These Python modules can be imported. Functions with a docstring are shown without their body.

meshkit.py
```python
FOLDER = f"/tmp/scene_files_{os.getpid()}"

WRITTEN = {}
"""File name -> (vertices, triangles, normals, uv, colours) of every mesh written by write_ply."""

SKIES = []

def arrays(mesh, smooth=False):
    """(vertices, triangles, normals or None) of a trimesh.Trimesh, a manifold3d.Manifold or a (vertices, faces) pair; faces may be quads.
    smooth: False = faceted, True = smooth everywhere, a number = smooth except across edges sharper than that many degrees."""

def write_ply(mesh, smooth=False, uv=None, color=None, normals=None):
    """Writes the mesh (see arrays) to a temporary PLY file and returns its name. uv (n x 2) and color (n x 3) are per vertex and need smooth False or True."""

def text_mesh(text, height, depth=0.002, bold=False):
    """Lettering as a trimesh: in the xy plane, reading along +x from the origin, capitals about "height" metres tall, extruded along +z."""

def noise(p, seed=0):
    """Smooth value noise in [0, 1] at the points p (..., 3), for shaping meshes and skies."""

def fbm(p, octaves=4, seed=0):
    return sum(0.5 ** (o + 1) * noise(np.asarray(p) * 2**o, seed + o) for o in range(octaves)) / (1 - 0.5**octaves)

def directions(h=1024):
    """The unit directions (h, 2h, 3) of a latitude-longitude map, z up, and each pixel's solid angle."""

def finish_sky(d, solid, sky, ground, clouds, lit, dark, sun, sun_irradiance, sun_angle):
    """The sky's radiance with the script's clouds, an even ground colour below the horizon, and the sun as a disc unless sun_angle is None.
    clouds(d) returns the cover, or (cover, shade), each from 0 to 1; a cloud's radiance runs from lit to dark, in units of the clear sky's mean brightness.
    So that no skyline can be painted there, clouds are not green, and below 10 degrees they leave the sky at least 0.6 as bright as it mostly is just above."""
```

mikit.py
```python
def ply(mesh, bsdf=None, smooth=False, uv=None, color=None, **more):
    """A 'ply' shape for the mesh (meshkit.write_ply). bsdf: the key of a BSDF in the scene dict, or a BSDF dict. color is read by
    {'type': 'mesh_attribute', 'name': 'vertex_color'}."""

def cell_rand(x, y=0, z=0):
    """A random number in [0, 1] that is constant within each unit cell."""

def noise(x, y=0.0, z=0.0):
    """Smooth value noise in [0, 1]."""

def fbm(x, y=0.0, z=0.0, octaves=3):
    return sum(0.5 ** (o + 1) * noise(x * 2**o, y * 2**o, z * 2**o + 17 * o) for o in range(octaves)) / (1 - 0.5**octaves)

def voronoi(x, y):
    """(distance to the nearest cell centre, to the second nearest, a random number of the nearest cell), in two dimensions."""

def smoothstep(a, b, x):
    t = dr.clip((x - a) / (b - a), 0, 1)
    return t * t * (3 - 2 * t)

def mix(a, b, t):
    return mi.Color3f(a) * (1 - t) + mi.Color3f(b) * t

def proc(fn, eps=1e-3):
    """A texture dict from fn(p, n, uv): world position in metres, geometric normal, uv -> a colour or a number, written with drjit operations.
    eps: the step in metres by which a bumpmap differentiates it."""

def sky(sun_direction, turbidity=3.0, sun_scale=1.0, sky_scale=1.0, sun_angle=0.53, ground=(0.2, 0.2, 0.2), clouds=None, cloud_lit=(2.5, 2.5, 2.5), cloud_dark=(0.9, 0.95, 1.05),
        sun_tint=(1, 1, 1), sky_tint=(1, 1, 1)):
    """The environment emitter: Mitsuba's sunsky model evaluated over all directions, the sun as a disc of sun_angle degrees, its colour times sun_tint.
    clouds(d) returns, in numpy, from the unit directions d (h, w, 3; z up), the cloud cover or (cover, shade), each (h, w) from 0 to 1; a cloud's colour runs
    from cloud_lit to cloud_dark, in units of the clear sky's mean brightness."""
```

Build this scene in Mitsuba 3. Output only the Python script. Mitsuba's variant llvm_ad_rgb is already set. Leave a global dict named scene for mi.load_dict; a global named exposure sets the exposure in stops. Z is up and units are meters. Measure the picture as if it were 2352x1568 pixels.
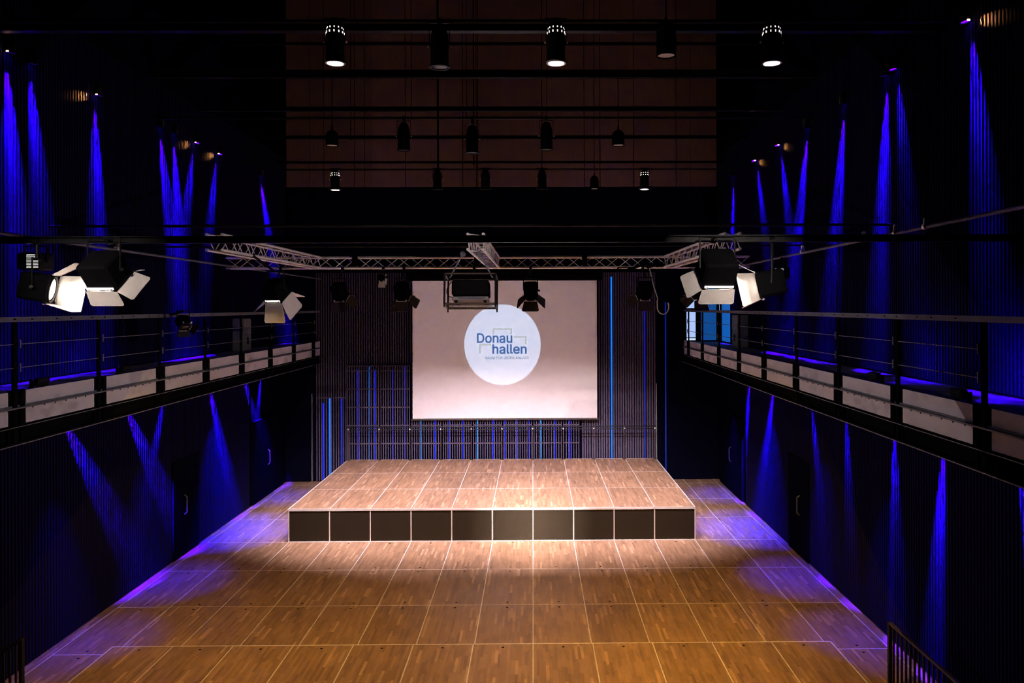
import math, random
import numpy as np, trimesh
import mitsuba as mi, mikit, meshkit
import drjit as dr
from shapely.geometry import Polygon

T = mi.ScalarTransform4f
random.seed(4)
scene, labels = {}, {}

# ------------------------------------------------------------------ camera, light levels, exposure
F_PX, W_PX, H_PX = 1746.35, 2352, 1568
CAM = (1.015, 0.0, 5.778)
scene['camera'] = {
    'type': 'perspective', 'fov': math.degrees(2 * math.atan(W_PX / 2 / F_PX)), 'fov_axis': 'x',
    'near_clip': 0.1, 'far_clip': 200.0,
    'principal_point_offset_x': -0.02771, 'principal_point_offset_y': 0.05167,
    'to_world': T().look_at(origin=list(CAM), target=[CAM[0] + 0.0098, 1.0, CAM[2]], up=[0.0032, 0, 1]),
}
exposure = 4.0
UNIT = 1 / 16                       # all lamp powers below are in units that this exposure brings to display white
WARM_WASH = (1.0, 0.85, 1.0)      # stage wash spotlights on the cross truss
WARM_FLOOR = (1.0, 0.54, 0.06)      # tungsten floodlights over the hall floor
BLUE = (0.045, 0.0, 1.0)           # blue wall spotlights
AMBER = (1.0, 0.50, 0.03)          # lamp light leaking from their housings
P_WASH, P_FLOOR, P_FRONT, P_WALL, P_LEAK = 122.0, 170.0, 8600.0, 6000.0, 300.0
P_CAN = 30.0
P_POOL = 600.0
P_WASHER = 15.0
P_SIDE, SIDE = 66.0, (1.0, 0.80, 0.74)   # floodlights turned sideways toward the galleries
P_PROFILE = 26.0   # profile spotlight on the screen

# ------------------------------------------------------------------ helpers
def numbered(name):
    if name not in taken: taken[name] = 0; return name
    taken[name] += 1
    return f'{name}_{taken[name]:03d}'
taken = {}

def thing(name, label=None, cat=None, group=None, kind=None):
    k = numbered(name); d = {}
    if label: d['label'] = label
    if cat: d['category'] = cat
    if group: d['group'] = group
    if kind: d['kind'] = kind
    labels[k] = d
    return k

def put(parent, name, mesh, bsdf, smooth=False, label=None, kind=None, **more):
    k = numbered(parent + '__' + name if parent else name)
    scene[k] = mesh_dict(mesh, bsdf, smooth, **more)
    tag(k, label, kind)
    return k

def tag(k, label=None, kind=None):
    if label or kind:
        labels.setdefault(k, {}).update({a: b for a, b in (('label', label), ('kind', kind)) if b})

def again(parent, name, d, M=None, label=None):
    k = numbered(parent + '__' + name if parent else name)
    scene[k] = dict(d) if M is None else {**d, 'to_world': T(M)}
    tag(k, label)
    return k

def mesh_dict(mesh, bsdf, smooth=False, **more):
    if isinstance(mesh, list): mesh = trimesh.util.concatenate(mesh)
    return mikit.ply(mesh, bsdf, smooth=smooth, **more)

def box(x0, x1, y0, y1, z0, z1):
    b = trimesh.creation.box((abs(x1 - x0), abs(y1 - y0), abs(z1 - z0)))
    b.apply_translation(((x0 + x1) / 2, (y0 + y1) / 2, (z0 + z1) / 2)); return b

def cbox(sx, sy, sz, c=0.01, at=(0, 0, 0)):
    """box with bevelled edges"""
    v = []
    hx, hy, hz = sx / 2, sy / 2, sz / 2; c = min(c, hx * .6, hy * .6, hz * .6)
    for a in (-1, 1):
        for b in (-1, 1):
            for d in (-1, 1):
                v += [(a * hx, b * (hy - c), d * (hz - c)), (a * (hx - c), b * hy, d * (hz - c)), (a * (hx - c), b * (hy - c), d * hz)]
    m = trimesh.convex.convex_hull(np.array(v)); m.apply_translation(at); return m

def frame_of(w):
    w = np.asarray(w, float); w = w / np.linalg.norm(w)
    r = np.cross(w, (0, 0, 1.0))
    if np.linalg.norm(r) < 1e-3: r = np.array([1.0, 0, 0])
    r /= np.linalg.norm(r)
    return r, np.cross(r, w), w

def tube(p0, p1, rad, n=8):
    p0, p1 = np.asarray(p0, float), np.asarray(p1, float)
    L = np.linalg.norm(p1 - p0)
    m = trimesh.creation.cylinder(rad, L, sections=n)
    r, u, w = frame_of(p1 - p0)
    M = np.eye(4); M[:3, 0], M[:3, 1], M[:3, 2], M[:3, 3] = r, -u, w, (p0 + p1) / 2
    M[:3, 1] = np.cross(w, r)
    m.apply_transform(M); return m

def path(pts, rad, n=6):
    return [tube(a, b, rad, n) for a, b in zip(pts[:-1], pts[1:])]

def lathe(prof, n=24):
    return trimesh.creation.revolve(np.array(prof, float), sections=n)

def plate(poly, th):
    """flat plate of the outline poly (in its own xy plane), thickness th along z, centred"""
    m = trimesh.creation.extrude_polygon(Polygon(poly), th, engine='earcut')
    m.apply_translation((0, 0, -th / 2)); return m

def mat(r, u, w, p):
    M = np.eye(4); M[:3, 0], M[:3, 1], M[:3, 2], M[:3, 3] = r, u, w, p
    return M

def moved(m, M):
    m = m.copy(); m.apply_transform(M); return m

def spot(key, pos, to, rgb, power, cutoff, beam, weight=1.0):
    up = (0, 0, 1) if abs(np.dot(np.subtract(to, pos), (0, 0, 1))) < 0.98 * np.linalg.norm(np.subtract(to, pos)) else (0, 1, 0)
    scene[key] = {'type': 'spot', 'to_world': T().look_at(origin=[float(x) for x in pos], target=[float(x) for x in to], up=list(up)),
                  'intensity': {'type': 'rgb', 'value': [float(c * power * UNIT) for c in rgb]}, 'cutoff_angle': float(cutoff), 'beam_width': float(beam),
                  'sampling_weight': float(weight)}

def glow(rgb, k, weight=0.03):
    return {'type': 'area', 'sampling_weight': weight, 'radiance': {'type': 'rgb', 'value': [float(c * k * UNIT) for c in rgb]}}

def principled(key, rgb, rough=0.5, metallic=0.0, **kw):
    base = rgb if isinstance(rgb, dict) else {'type': 'rgb', 'value': list(rgb)}
    scene[key] = {'type': 'twosided', 'bsdf': {'type': 'principled', 'base_color': base, 'roughness': rough, 'metallic': metallic, **kw}}

# ------------------------------------------------------------------ materials
def matte(key, rgb):
    scene[key] = {'type': 'twosided', 'bsdf': {'type': 'diffuse', 'reflectance': {'type': 'rgb', 'value': list(rgb)}}}

def wood(p, n, uv):
    # industrial parquet: short staves laid along the hall, 6 cm wide, one tint per stave, grain along it
    col = dr.floor(p.x / 0.048)
    off = mikit.cell_rand(col, 7)
    row = dr.floor(p.y / 0.46 + off * 5.0)
    a = mikit.cell_rand(col, row, 3)
    b = mikit.cell_rand(col, row, 9)
    panel = mikit.cell_rand(dr.floor(p.x), dr.floor((p.y - 0.735) / 2.0), 21)
    grain = mikit.fbm(p.x * 95.0, p.y * 5.0, 3.0, octaves=3)
    blot = mikit.fbm(p.x * 2.2, p.y * 2.2, 11.0, octaves=3)
    c = mikit.mix((0.222, 0.122, 0.066), (0.285, 0.163, 0.096), a)
    c = mikit.mix(c, mi.Color3f(0.37, 0.222, 0.135), mikit.smoothstep(0.90, 0.97, b))
    c = mikit.mix(c, mi.Color3f(0.13, 0.066, 0.038), 0.45 * mikit.smoothstep(0.16, 0.05, b))
    return c * (0.72 + 0.30 * grain + 0.28 * blot) * (0.90 + 0.2 * panel)

principled('m_wood', mikit.proc(wood), 0.42, specular=0.45)
principled('m_edge', (0.62, 0.55, 0.52), 0.42, 0.25)
principled('m_fascia_black', (0.021, 0.015, 0.009), 0.5, specular=0.1)
principled('m_grating', (0.10, 0.10, 0.14), 0.6, specular=0.2)
matte('m_black', (0.005, 0.005, 0.006))
principled('m_blackmetal', (0.009, 0.009, 0.010), 0.38, specular=0.16)
matte('m_wall', (0.003, 0.003, 0.010))
matte('m_rib', (0.010, 0.008, 0.042))
matte('m_slate', (0.102, 0.083, 0.122))
principled('m_silver', (0.78, 0.75, 0.74), 0.40, 0.35)
principled('m_galv', (0.11, 0.115, 0.14), 0.5, 0.2)
principled('m_leaf', (0.72, 0.66, 0.62), 0.5, 0.1)
principled('m_leaf_dark', (0.05, 0.035, 0.025), 0.5)
principled('m_glass_dark', (0.05, 0.05, 0.055), 0.12)
principled('m_tube', (0.01, 0.03, 0.14), 0.3)
principled('m_white', (0.78, 0.75, 0.73), 0.55)
principled('m_grille', (0.20, 0.19, 0.19), 0.55)
principled('m_yellow', (0.75, 0.50, 0.04), 0.5)

def fascia(p, n, uv):
    d = mikit.fbm(p.y * 3.0, p.z * 5.0, p.x, octaves=4)
    s = mikit.smoothstep(0.62, 0.80, mikit.fbm(p.y * 2.3, p.z * 3.5, 5.0, octaves=3))
    return mikit.mix((0.46, 0.44, 0.50), (0.60, 0.57, 0.63), d) * (1 - 0.22 * s)
principled('m_board', mikit.proc(fascia), 0.62)

def panelling(p, n, uv):
    g = mikit.fbm(p.x * 40.0, p.z * 3.0, 1.0, octaves=3)
    t = mikit.cell_rand(dr.floor(p.x * 0.7 + 3), 5)
    return mikit.mix((0.21, 0.12, 0.09), (0.27, 0.16, 0.12), g) * (0.85 + 0.3 * t)
principled('m_panelling', mikit.proc(panelling), 0.6)
def cloth(p, n, uv):
    return mi.Color3f(0.92, 0.845, 0.83) * (0.97 + 0.05 * mikit.fbm(p.x * 6, p.z * 6, 2.0))
principled('m_screen', mikit.proc(cloth), 0.85, specular=0.1)

# ------------------------------------------------------------------ room sizes (metres; x across, y into the hall, z up)
XW = 7.2            # side walls
YB = 25.3           # back wall
XG = 6.0            # gallery edges
ZC = 17.4           # ceiling
Y0 = 18.735         # stage front
ZS = 0.815          # stage height
ZR = 0.13           # low platform height
YR = 12.735         # its far edge

# ------------------------------------------------------------------ floor
floor = thing('floor', kind='structure', label='dark brown parquet hall floor in metal edged panels')
put(floor, 'base_slab', box(-XW - .3, XW + .3, -4, YB + .3, -0.30, -0.045), 'm_black')
def deck(x0, x1, y0, y1, ztop, th=0.045, g=0.009):
    return box(x0 + g, x1 - g, y0 + g, y1 - g, ztop - th, ztop)
unit = mesh_dict(deck(0, 1, 0, 2, 0), 'm_wood')
def at(x, y, z=0.0):
    M = np.eye(4); M[:3, 3] = x, y, z; return M
for k in range(-7, 3):
    for i in range(-7, 7):
        y = Y0 + 2 * k
        if y < YR - .1 and -6 <= i < 6: continue
        if k >= 0 and -5 <= i < 5: continue
        again(floor, 'platform_panel', unit, at(i, y))
last = mesh_dict(deck(0, 1, Y0 + 6, YB, 0), 'm_wood')
for i in range(-7, 7): again(floor, 'platform_panel', last, at(i, 0))
for x0, x1 in ((-XW, -7), (7, XW)):
    put(floor, 'border_board', box(x0, x1, -2, YB, -.045, 0), 'm_wood')
hw = 0.0095
for i in range(-7, 8):
    y_near = YR if -6 < i < 6 else 4.7
    y_far = Y0 if -5 < i < 5 else YB
    put(floor, 'edge_strip', box(i - hw, i + hw, y_near, y_far, -.04, .0015), 'm_edge')
for k in range(-7, 4):
    y = Y0 + 2 * k
    if y < YR - .1: spans = ((-7, -6), (6, 7))
    elif k < 1: spans = ((-7, 7),)
    else: spans = ((-7, -5), (5, 7))
    for a, b in spans:
        put(floor, 'edge_strip', box(a, b, y - hw, y + hw, -.04, .0012), 'm_edge')

socket = mesh_dict(trimesh.creation.cylinder(.022, .004, sections=12), 'm_black')
for k in (-3, -2, -1, 0):
    for i in range(-7, 7):
        for dy in (-.13, .13):
            y = Y0 + 2 * k + dy
            if y < YR and -6 <= i < 6 or y > Y0 and -5 <= i < 5: continue
            again(floor, 'lifting_socket', socket, at(i + .5, y, .0005))

# low platform in the foreground
low = thing('low_platform', 'low raised parquet platform with metal edges filling the foreground floor', 'platform')
unit_low = mesh_dict(deck(0, 1, -2, 0, ZR), 'm_wood')
for k in range(4):
    for i in range(-6, 6): again(low, 'deck_panel', unit_low, at(i, YR - 2 * k))
for i in range(-6, 6): again(low, 'lifting_socket', socket, at(i + .5, YR - .13, ZR + .0005))
put(low, 'base', box(-5.99, 5.99, 4.8, YR - .012, -.04, ZR - .05), 'm_black')
for i in range(-6, 7):
    w = hw * (1.5 if abs(i) == 6 else 1)
    put(low, 'edge_strip', box(i - w, i + w, 4.7, YR, ZR - .05, ZR + .0015), 'm_edge')
for k in range(4):
    w = hw * (1.5 if k == 0 else 1)
    put(low, 'edge_strip', box(-6, 6, YR - 2 * k - w, YR - 2 * k + w, ZR - .05, ZR + .0012), 'm_edge')

# ------------------------------------------------------------------ stage
stage = thing('stage', 'large raised stage of parquet decks with dark front panels and metal edges', 'stage')
unit_st = mesh_dict(deck(0, 1, 0, 2, ZS), 'm_wood')
for k in range(3):
    for i in range(-5, 5): again(stage, 'deck_panel', unit_st, at(i, Y0 + 2 * k))
put(stage, 'base', box(-4.985, 4.985, Y0 + .05, Y0 + 5.98, 0.002, ZS - .05), 'm_black')
fp = mesh_dict(box(0.012, 0.988, Y0 + .004, Y0 + .03, 0.02, ZS - .05), 'm_fascia_black')
for i in range(-5, 5): again(stage, 'front_panel', fp, at(i, 0))
sp_ = mesh_dict(box(0, .026, .012, 1.988, 0.02, ZS - .05), 'm_fascia_black')
for k in range(3):
    again(stage, 'side_panel', sp_, at(-4.998, Y0 + 2 * k)); again(stage, 'side_panel', sp_, at(4.972, Y0 + 2 * k))
for i in range(-5, 6):
    w = hw * (1.6 if abs(i) == 5 else 1)
    put(stage, 'edge_strip', box(i - w, i + w, Y0, Y0 + 6, ZS - .05, ZS + .0015), 'm_edge')
    put(stage, 'front_strip', box(i - .013, i + .013, Y0 - .004, Y0 + .03, 0.004, ZS - .03), 'm_edge')
for k in range(4):
    w = hw * (1.3 if k in (0, 3) else 1)
    put(stage, 'edge_strip', box(-5, 5, Y0 + 2 * k - w, Y0 + 2 * k + w, ZS - .05, ZS + .0012), 'm_edge')
put(stage, 'toe_strip', box(-5, 5, Y0 - .02, Y0 + .03, 0.002, 0.018), 'm_edge')

# guard rail along the rear edge of the stage
rail = thing('stage_guard_rail', 'thin dark guard rail with posts along the rear stage edge under the screen', 'railing')
YR2 = Y0 + 5.9
for z, r in ((ZS + 1.07, .018), (ZS + .98, .016)):
    put(rail, 'rail_tube', tube((-5, YR2, z), (5.0, YR2, z), r), 'm_blackmetal', 30)
post_m = mesh_dict([tube((0, YR2, ZS + .002), (0, YR2, ZS + 1.09), .013), cbox(.10, .10, .012, .003, (0, YR2, ZS + .008))], 'm_leaf_dark', 30)
knob_m = mesh_dict(trimesh.creation.icosphere(2, .026), 'm_silver', True)
for i in range(-5, 6):
    again(rail, 'post', post_m, at(i * .992, 0))
    again(rail, 'clamp', knob_m, at(i * .992, YR2 - .03, ZS + 1.0))

# ------------------------------------------------------------------ walls and ceiling
def ribs_x(xc, y0, y1, z0, z1, side, pitch=.08, w=.038, d=.032):
    out = []
    n = int((y1 - y0) / pitch)
    for j in range(n):
        y = y0 + (j + .5) * pitch
        a, b = (xc, xc + d) if side < 0 else (xc - d, xc)
        out.append(box(a, b, y - w / 2, y + w / 2, z0, z1))
    return out
def ribs_y(yc, x0, x1, z0, z1, pitch=.08, w=.034, d=.03):
    return [box(x - w / 2, x + w / 2, yc - d, yc, z0, z1) for x in np.arange(x0 + pitch / 2, x1, pitch)]

for side, nm in ((-1, 'left'), (1, 'right')):
    w = thing('wall_' + nm, kind='structure', label=f'black ribbed {nm} side wall of the hall')
    put(w, 'surface', box(side * XW, side * (XW + .25), -4, YB + .25, -.3, ZC), 'm_wall')
    put(w, 'rib', ribs_x(side * XW, 4, 22.0, .02, 3.9, side), 'm_rib', kind='stuff')
    put(w, 'rib', ribs_x(side * XW, 4, YB, 4.62, 10.7, side), 'm_rib', kind='stuff')

wb = thing('wall_back', kind='structure', label='slatted back wall behind the stage with brown panelling high up')
put(wb, 'surface', box(-XW, XW, YB, YB + .25, -.3, ZC), 'm_wall')
put(wb, 'rib', ribs_y(YB, -6.2, -5.18, .02, 6.9, .08, .036)  + ribs_y(YB, 2.62, 5.1, .02, 6.9, .08, .052), 'm_slate', kind='stuff')
put(wb, 'rib', ribs_y(YB, -5.18, 2.62, 3.86, 6.9, .08, .036), 'm_slate', kind='stuff')
put(wb, 'side_board', box(-XW, -6.32, YB - .10, YB, .02, 9.6), 'm_wall')
put(wb, 'cover_profile', [box(5.1, 5.13, YB - .05, YB, .02, 3.2), box(-6.32, -6.30, YB - .09, YB, .02, 2.9)], 'm_grille')
# lattice panels: upright slats with cross rails
def lattice(x0, x1, z0, z1):
    ms = []
    n = int(round((x1 - x0 - .08) / .0795))
    for j in range(n + 1):
        x = x0 + .04 + j * (x1 - x0 - .08) / n
        ms.append(box(x - .015, x + .015, YB - .16, YB - .13, z0, z1))
    for z in np.arange(z0 + .56, z1, .60):
        ms.append(box(x0 + .02, x1 - .02, YB - .165, YB - .125, z - .018, z + .018))
    for z in (z0 + .015, z1 - .015):
        ms.append(box(x0 + .02, x1 - .02, YB - .16, YB - .13, z - .015, z + .015))
    return ms
edges = [-5.16, -4.05, -3.03, -2.0, -1.0, 0.0, 1.0, 1.98, 2.56]
for a, b in zip(edges[:-1], edges[1:]):
    put(wb, 'lattice_panel', lattice(a, b, .10, 3.84), 'm_slate')
put(wb, 'lattice_rail', box(-6.1, -5.2, YB - .14, YB - .11, 2.76, 2.79), 'm_slate')
# brown panelling above
seams = [-7.15, -5.9, -4.55, -3.2, -1.30, -0.80, 1.33, 3.26, 4.38, 5.8, 7.15]
for a, b in zip(seams[:-1], seams[1:]):
    put(wb, 'upper_panel', box(a + .014, b - .014, YB - .05, YB, 9.75, ZC - .02), 'm_panelling')

ceil = thing('ceiling', kind='structure', label='black hall ceiling')
put(ceil, 'slab', box(-XW - .25, XW + .25, -4, YB + .25, ZC, ZC + .2), 'm_black')
wr = thing('wall_rear', kind='structure', label='black wall behind the camera')
put(wr, 'surface', box(-XW - .25, XW + .25, -4.3, -4.0, -.3, ZC), 'm_black')

# LED tubes behind the slats of the back wall
leds = [(-5.72, .05, 2.75, (.006, .10, .55), 1.0, 'pale blue light tube at the far left of the back wall slats'),
        (-5.33, .05, 2.75, (.004, .012, .45), .55, 'deep blue light tube just left of the tall lattice panels'),
        (-4.42, .05, 3.8, (.006, .12, .62), 1.0, 'pale blue light tube inside the leftmost lattice panel'),
        (-3.24, .05, 3.8, (.02, .02, .62), .6, 'violet blue light tube just left of the screen'),
        (-2.70, .05, 3.8, (.008, .17, .62), 1.0, 'pale blue light tube under the left end of the screen'),
        (-1.75, .05, 3.8, (.02, .03, .80), .8, 'deep blue light tube second from the left under the screen'),
        (-0.83, .05, 3.8, (.010, .20, .75), 1.1, 'bright pale blue light tube left of the middle under the screen'),
        (0.44, .05, 3.8, (.05, .05, .75), .8, 'violet light tube right of the middle under the screen'),
        (1.27, .05, 3.8, (.010, .20, .75), 1.0, 'pale blue light tube under the right part of the screen'),
        (3.62, .05, 6.75, (.006, .12, .55), .9, 'tall pale blue light tube on the wall right of the screen'),
        (4.72, .05, 6.2, (.004, .006, .25), .5, 'dim blue light tube on the wall far right of the screen'),
        (5.42, .05, 5.9, (.002, .006, .16), .5, 'faint blue light tube at the right end of the back wall')]
ords = ['first', 'second', 'third', 'fourth', 'fifth', 'sixth', 'seventh', 'eighth', 'ninth', 'tenth']
for j, x in enumerate((-4.80, -4.24, -3.64, -2.24, -1.30, -0.32, 0.06, 0.88, 1.72, 2.22)):
    leds.append((x, .05, 3.7, (.003, .006, .60), .75, f'{ords[j]} deep blue light tube from the left, half hidden behind the lattice slats'))
leds.append((-5.93, .05, 2.6, (.003, .006, .5), 1.0, 'deep blue light tube left of every lattice panel, at the dark left end'))
for x, z0, z1, c, k, lab in leds:
    t = thing('light_tube', lab, 'light tube', 'blue light tubes on the back wall')
    put(t, 'tube', tube((x, YB - .065, z0), (x, YB - .065, z1), .026, 8), 'm_tube', 30, emitter=glow(c, k * 1.8))
    put(t, 'end_cap', [tube((x, YB - .065, z0 - .03), (x, YB - .065, z0), .019, 8), tube((x, YB - .065, z1), (x, YB - .065, z1 + .03), .019, 8)], 'm_black', 30)

# ------------------------------------------------------------------ projection screen with the projected picture
scr = thing('projection_screen', 'large white projection screen showing a round logo, hung above the stage', 'projection screen')
YS = 25.0
SX0, SX1, SZ0, SZ1 = -2.945, 3.12, 2.10, 6.62
put(scr, 'cloth', box(SX0, SX1, YS, YS + .012, SZ0, SZ1), 'm_screen')
put(scr, 'border', [box(SX0 - .04, SX0, YS - .004, YS + .016, SZ0 - .04, SZ1), box(SX1, SX1 + .04, YS - .004, YS + .016, SZ0 - .04, SZ1)], 'm_black')
put(scr, 'bottom_bar', tube((SX0 - .05, YS + .005, SZ0 - .035), (SX1 + .05, YS + .005, SZ0 - .035), .035, 12), 'm_leaf_dark', 30)
put(scr, 'housing', cbox(6.4, .24, .34, .03, ((SX0 + SX1) / 2, YS + .02, SZ1 + .17)), 'm_black')
disc = trimesh.creation.cylinder(1.0, .004, sections=96)
disc.apply_transform(np.array([[1.258, 0, 0, .010], [0, 0, 1, YS - .002], [0, 1.325, 0, 4.517], [0, 0, 0, 1.0]]))
disc.fix_normals()
dk = put(scr, 'projected_disc', disc, 'm_screen', label='round pale blue projected logo', emitter=glow((.34, .48, .66), 1.0))
INK, GREY, SLOGAN = (.048, .118, .33), (.46, .50, .52), (.07, .11, .21)
principled('m_ink', (.02, .03, .06), .9)
principled('m_pale_ink', (.10, .10, .10), .9)
def lettering(s, x0, x1, zb, hz, bold):
    m = meshkit.text_mesh(s, 1.0, .004, bold)
    lo, hi = m.bounds
    v = m.vertices.copy()
    X = x0 + (v[:, 0] - lo[0]) / (hi[0] - lo[0]) * (x1 - x0)
    Z = zb + v[:, 1] * hz
    Y = YS - .0085 + v[:, 2]
    return trimesh.Trimesh(np.stack([X, Y, Z], 1), m.faces[:, ::-1] * 0 + m.faces, process=False)
def front(m):
    m.fix_normals(); return m
for s, x0, x1, zb, hz, bd, c in (('Donau', -.828, .334, 4.587, .30, True, INK), ('hallen', -.321, .805, 4.228, .297, True, INK),
                                 ('RAUM FÜR JEDEN ANLASS', -.556, .873, 4.046, .080, False, SLOGAN)):
    put(dk, 'wordmark' if bd else 'slogan', front(lettering(s, x0, x1, zb, hz, bd)), 'm_ink', emitter=glow(c, 1.0))
def bracket(x0, x1, z0, z1, legs, t=.056):
    ms = [box(x0, x1, YS - .0085, YS - .0045, z1 - t, z1)]
    if 'l' in legs: ms.append(box(x0, x0 + t, YS - .0085, YS - .0045, z0, z1 - t))
    if 'r' in legs: ms.append(box(x1 - t, x1, YS - .0085, YS - .0045, z0, z1 - t))
    return ms
for a in ((-.309, .325, 4.86, 5.057, 'lr'), (.385, .806, 4.535, 4.803, 'r'), (-.763, -.364, 4.228, 4.545, 'l')):
    put(dk, 'corner_bracket', bracket(*a), 'm_pale_ink', emitter=glow(GREY, 1.0))

# ------------------------------------------------------------------ galleries
posts_y = [8.45 + 2 * k for k in range(9)]
gal = {}
for side, nm in ((-1, 'left'), (1, 'right')):
    lab = ('steel side gallery along the left wall with grey fascia boards and rails' if side < 0
           else 'steel side gallery along the right wall with grey fascia boards, leading to blue lit windows')
    g = thing('gallery', lab, 'gallery'); gal[side] = g
    X = lambda d: side * (XG + d)
    put(g, 'floor_slab', box(X(0.06), X(1.19), 4, YB - .01, 4.46, 4.585), 'm_grating')
    put(g, 'edge_beam', [box(X(.07), X(.10), 4, YB - .01, 3.95, 4.46), box(X(0), X(.12), 4, YB - .01, 3.905, 3.945), box(X(.0), X(.10), 4, YB - .01, 4.13, 4.16)], 'm_black')
    put(g, 'flange_lip', [box(X(-.004), X(0), 4, YB - .01, 3.905, 3.920), box(X(-.004), X(0), 4, YB - .01, 4.15, 4.16)], 'm_galv')
    for k, y in enumerate(posts_y):
        bars = [box(X(.0), X(.03), y - .115, y - .035, 3.95, 5.585), box(X(.0), X(.03), y + .035, y + .115, 3.95, 4.66),
                box(X(.035), X(.05), y - .17, y + .17, 3.95, 4.66)]
        put(g, 'post', bars, 'm_black')
        if k + 1 < len(posts_y) or True:
            y1 = min(y + 2 - .18, YB - .1)
            if y + .18 < y1: put(g, 'fascia_board', box(X(.03), X(.05), y + .18, y1, 4.185, 4.64), 'm_board')
            z = (5.285, 4.965)
            for zz in z:
                if y + .1 < YB - .4:
                    ya, yb = (y + .0, min(y + 1.86, YB - .2))
                    put(g, 'guard_rod', [tube((X(-.01), ya, zz), (X(-.01), yb, zz), .007, 6), box(X(-.02), X(0), ya - .01, ya + .01, zz - .06, zz + .06)], 'm_galv', 30)
    put(g, 'fascia_board', box(X(.03), X(.05), 6.63, 8.27, 4.185, 4.64), 'm_board')
    put(g, 'fascia_rail', [box(X(-.035), X(.03), 4.5, YB - .2, 4.405, 4.425), box(X(.018), X(.03), 4.5, YB - .2, 4.405, 4.45)], 'm_galv')
    bolt = mesh_dict(tube((0, 0, -.018), (0, 0, .0), .010, 6), 'm_black', 30)
    for y in np.arange(8.7, 17, .25): again(g, 'bolt', bolt, at(X(-.02), y, 4.405))
    hr = box(X(-.012), X(.0), 4.5, YB - .2, 5.585, 5.655)
    put(g, 'handrail', [hr, box(X(-.012), X(.05), 4.5, YB - .2, 5.645, 5.655)], 'm_galv', label='perforated light metal handrail')
    slot = mesh_dict(box(-.002, .002, -.022, .022, -.009, .009), 'm_black')
    for y in np.arange(8.9, 17.5, .9):
        again(g, 'slot', slot, at(X(-.0125), y, 5.622)); again(g, 'slot', slot, at(X(-.0125), y + .55, 5.622))

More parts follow.
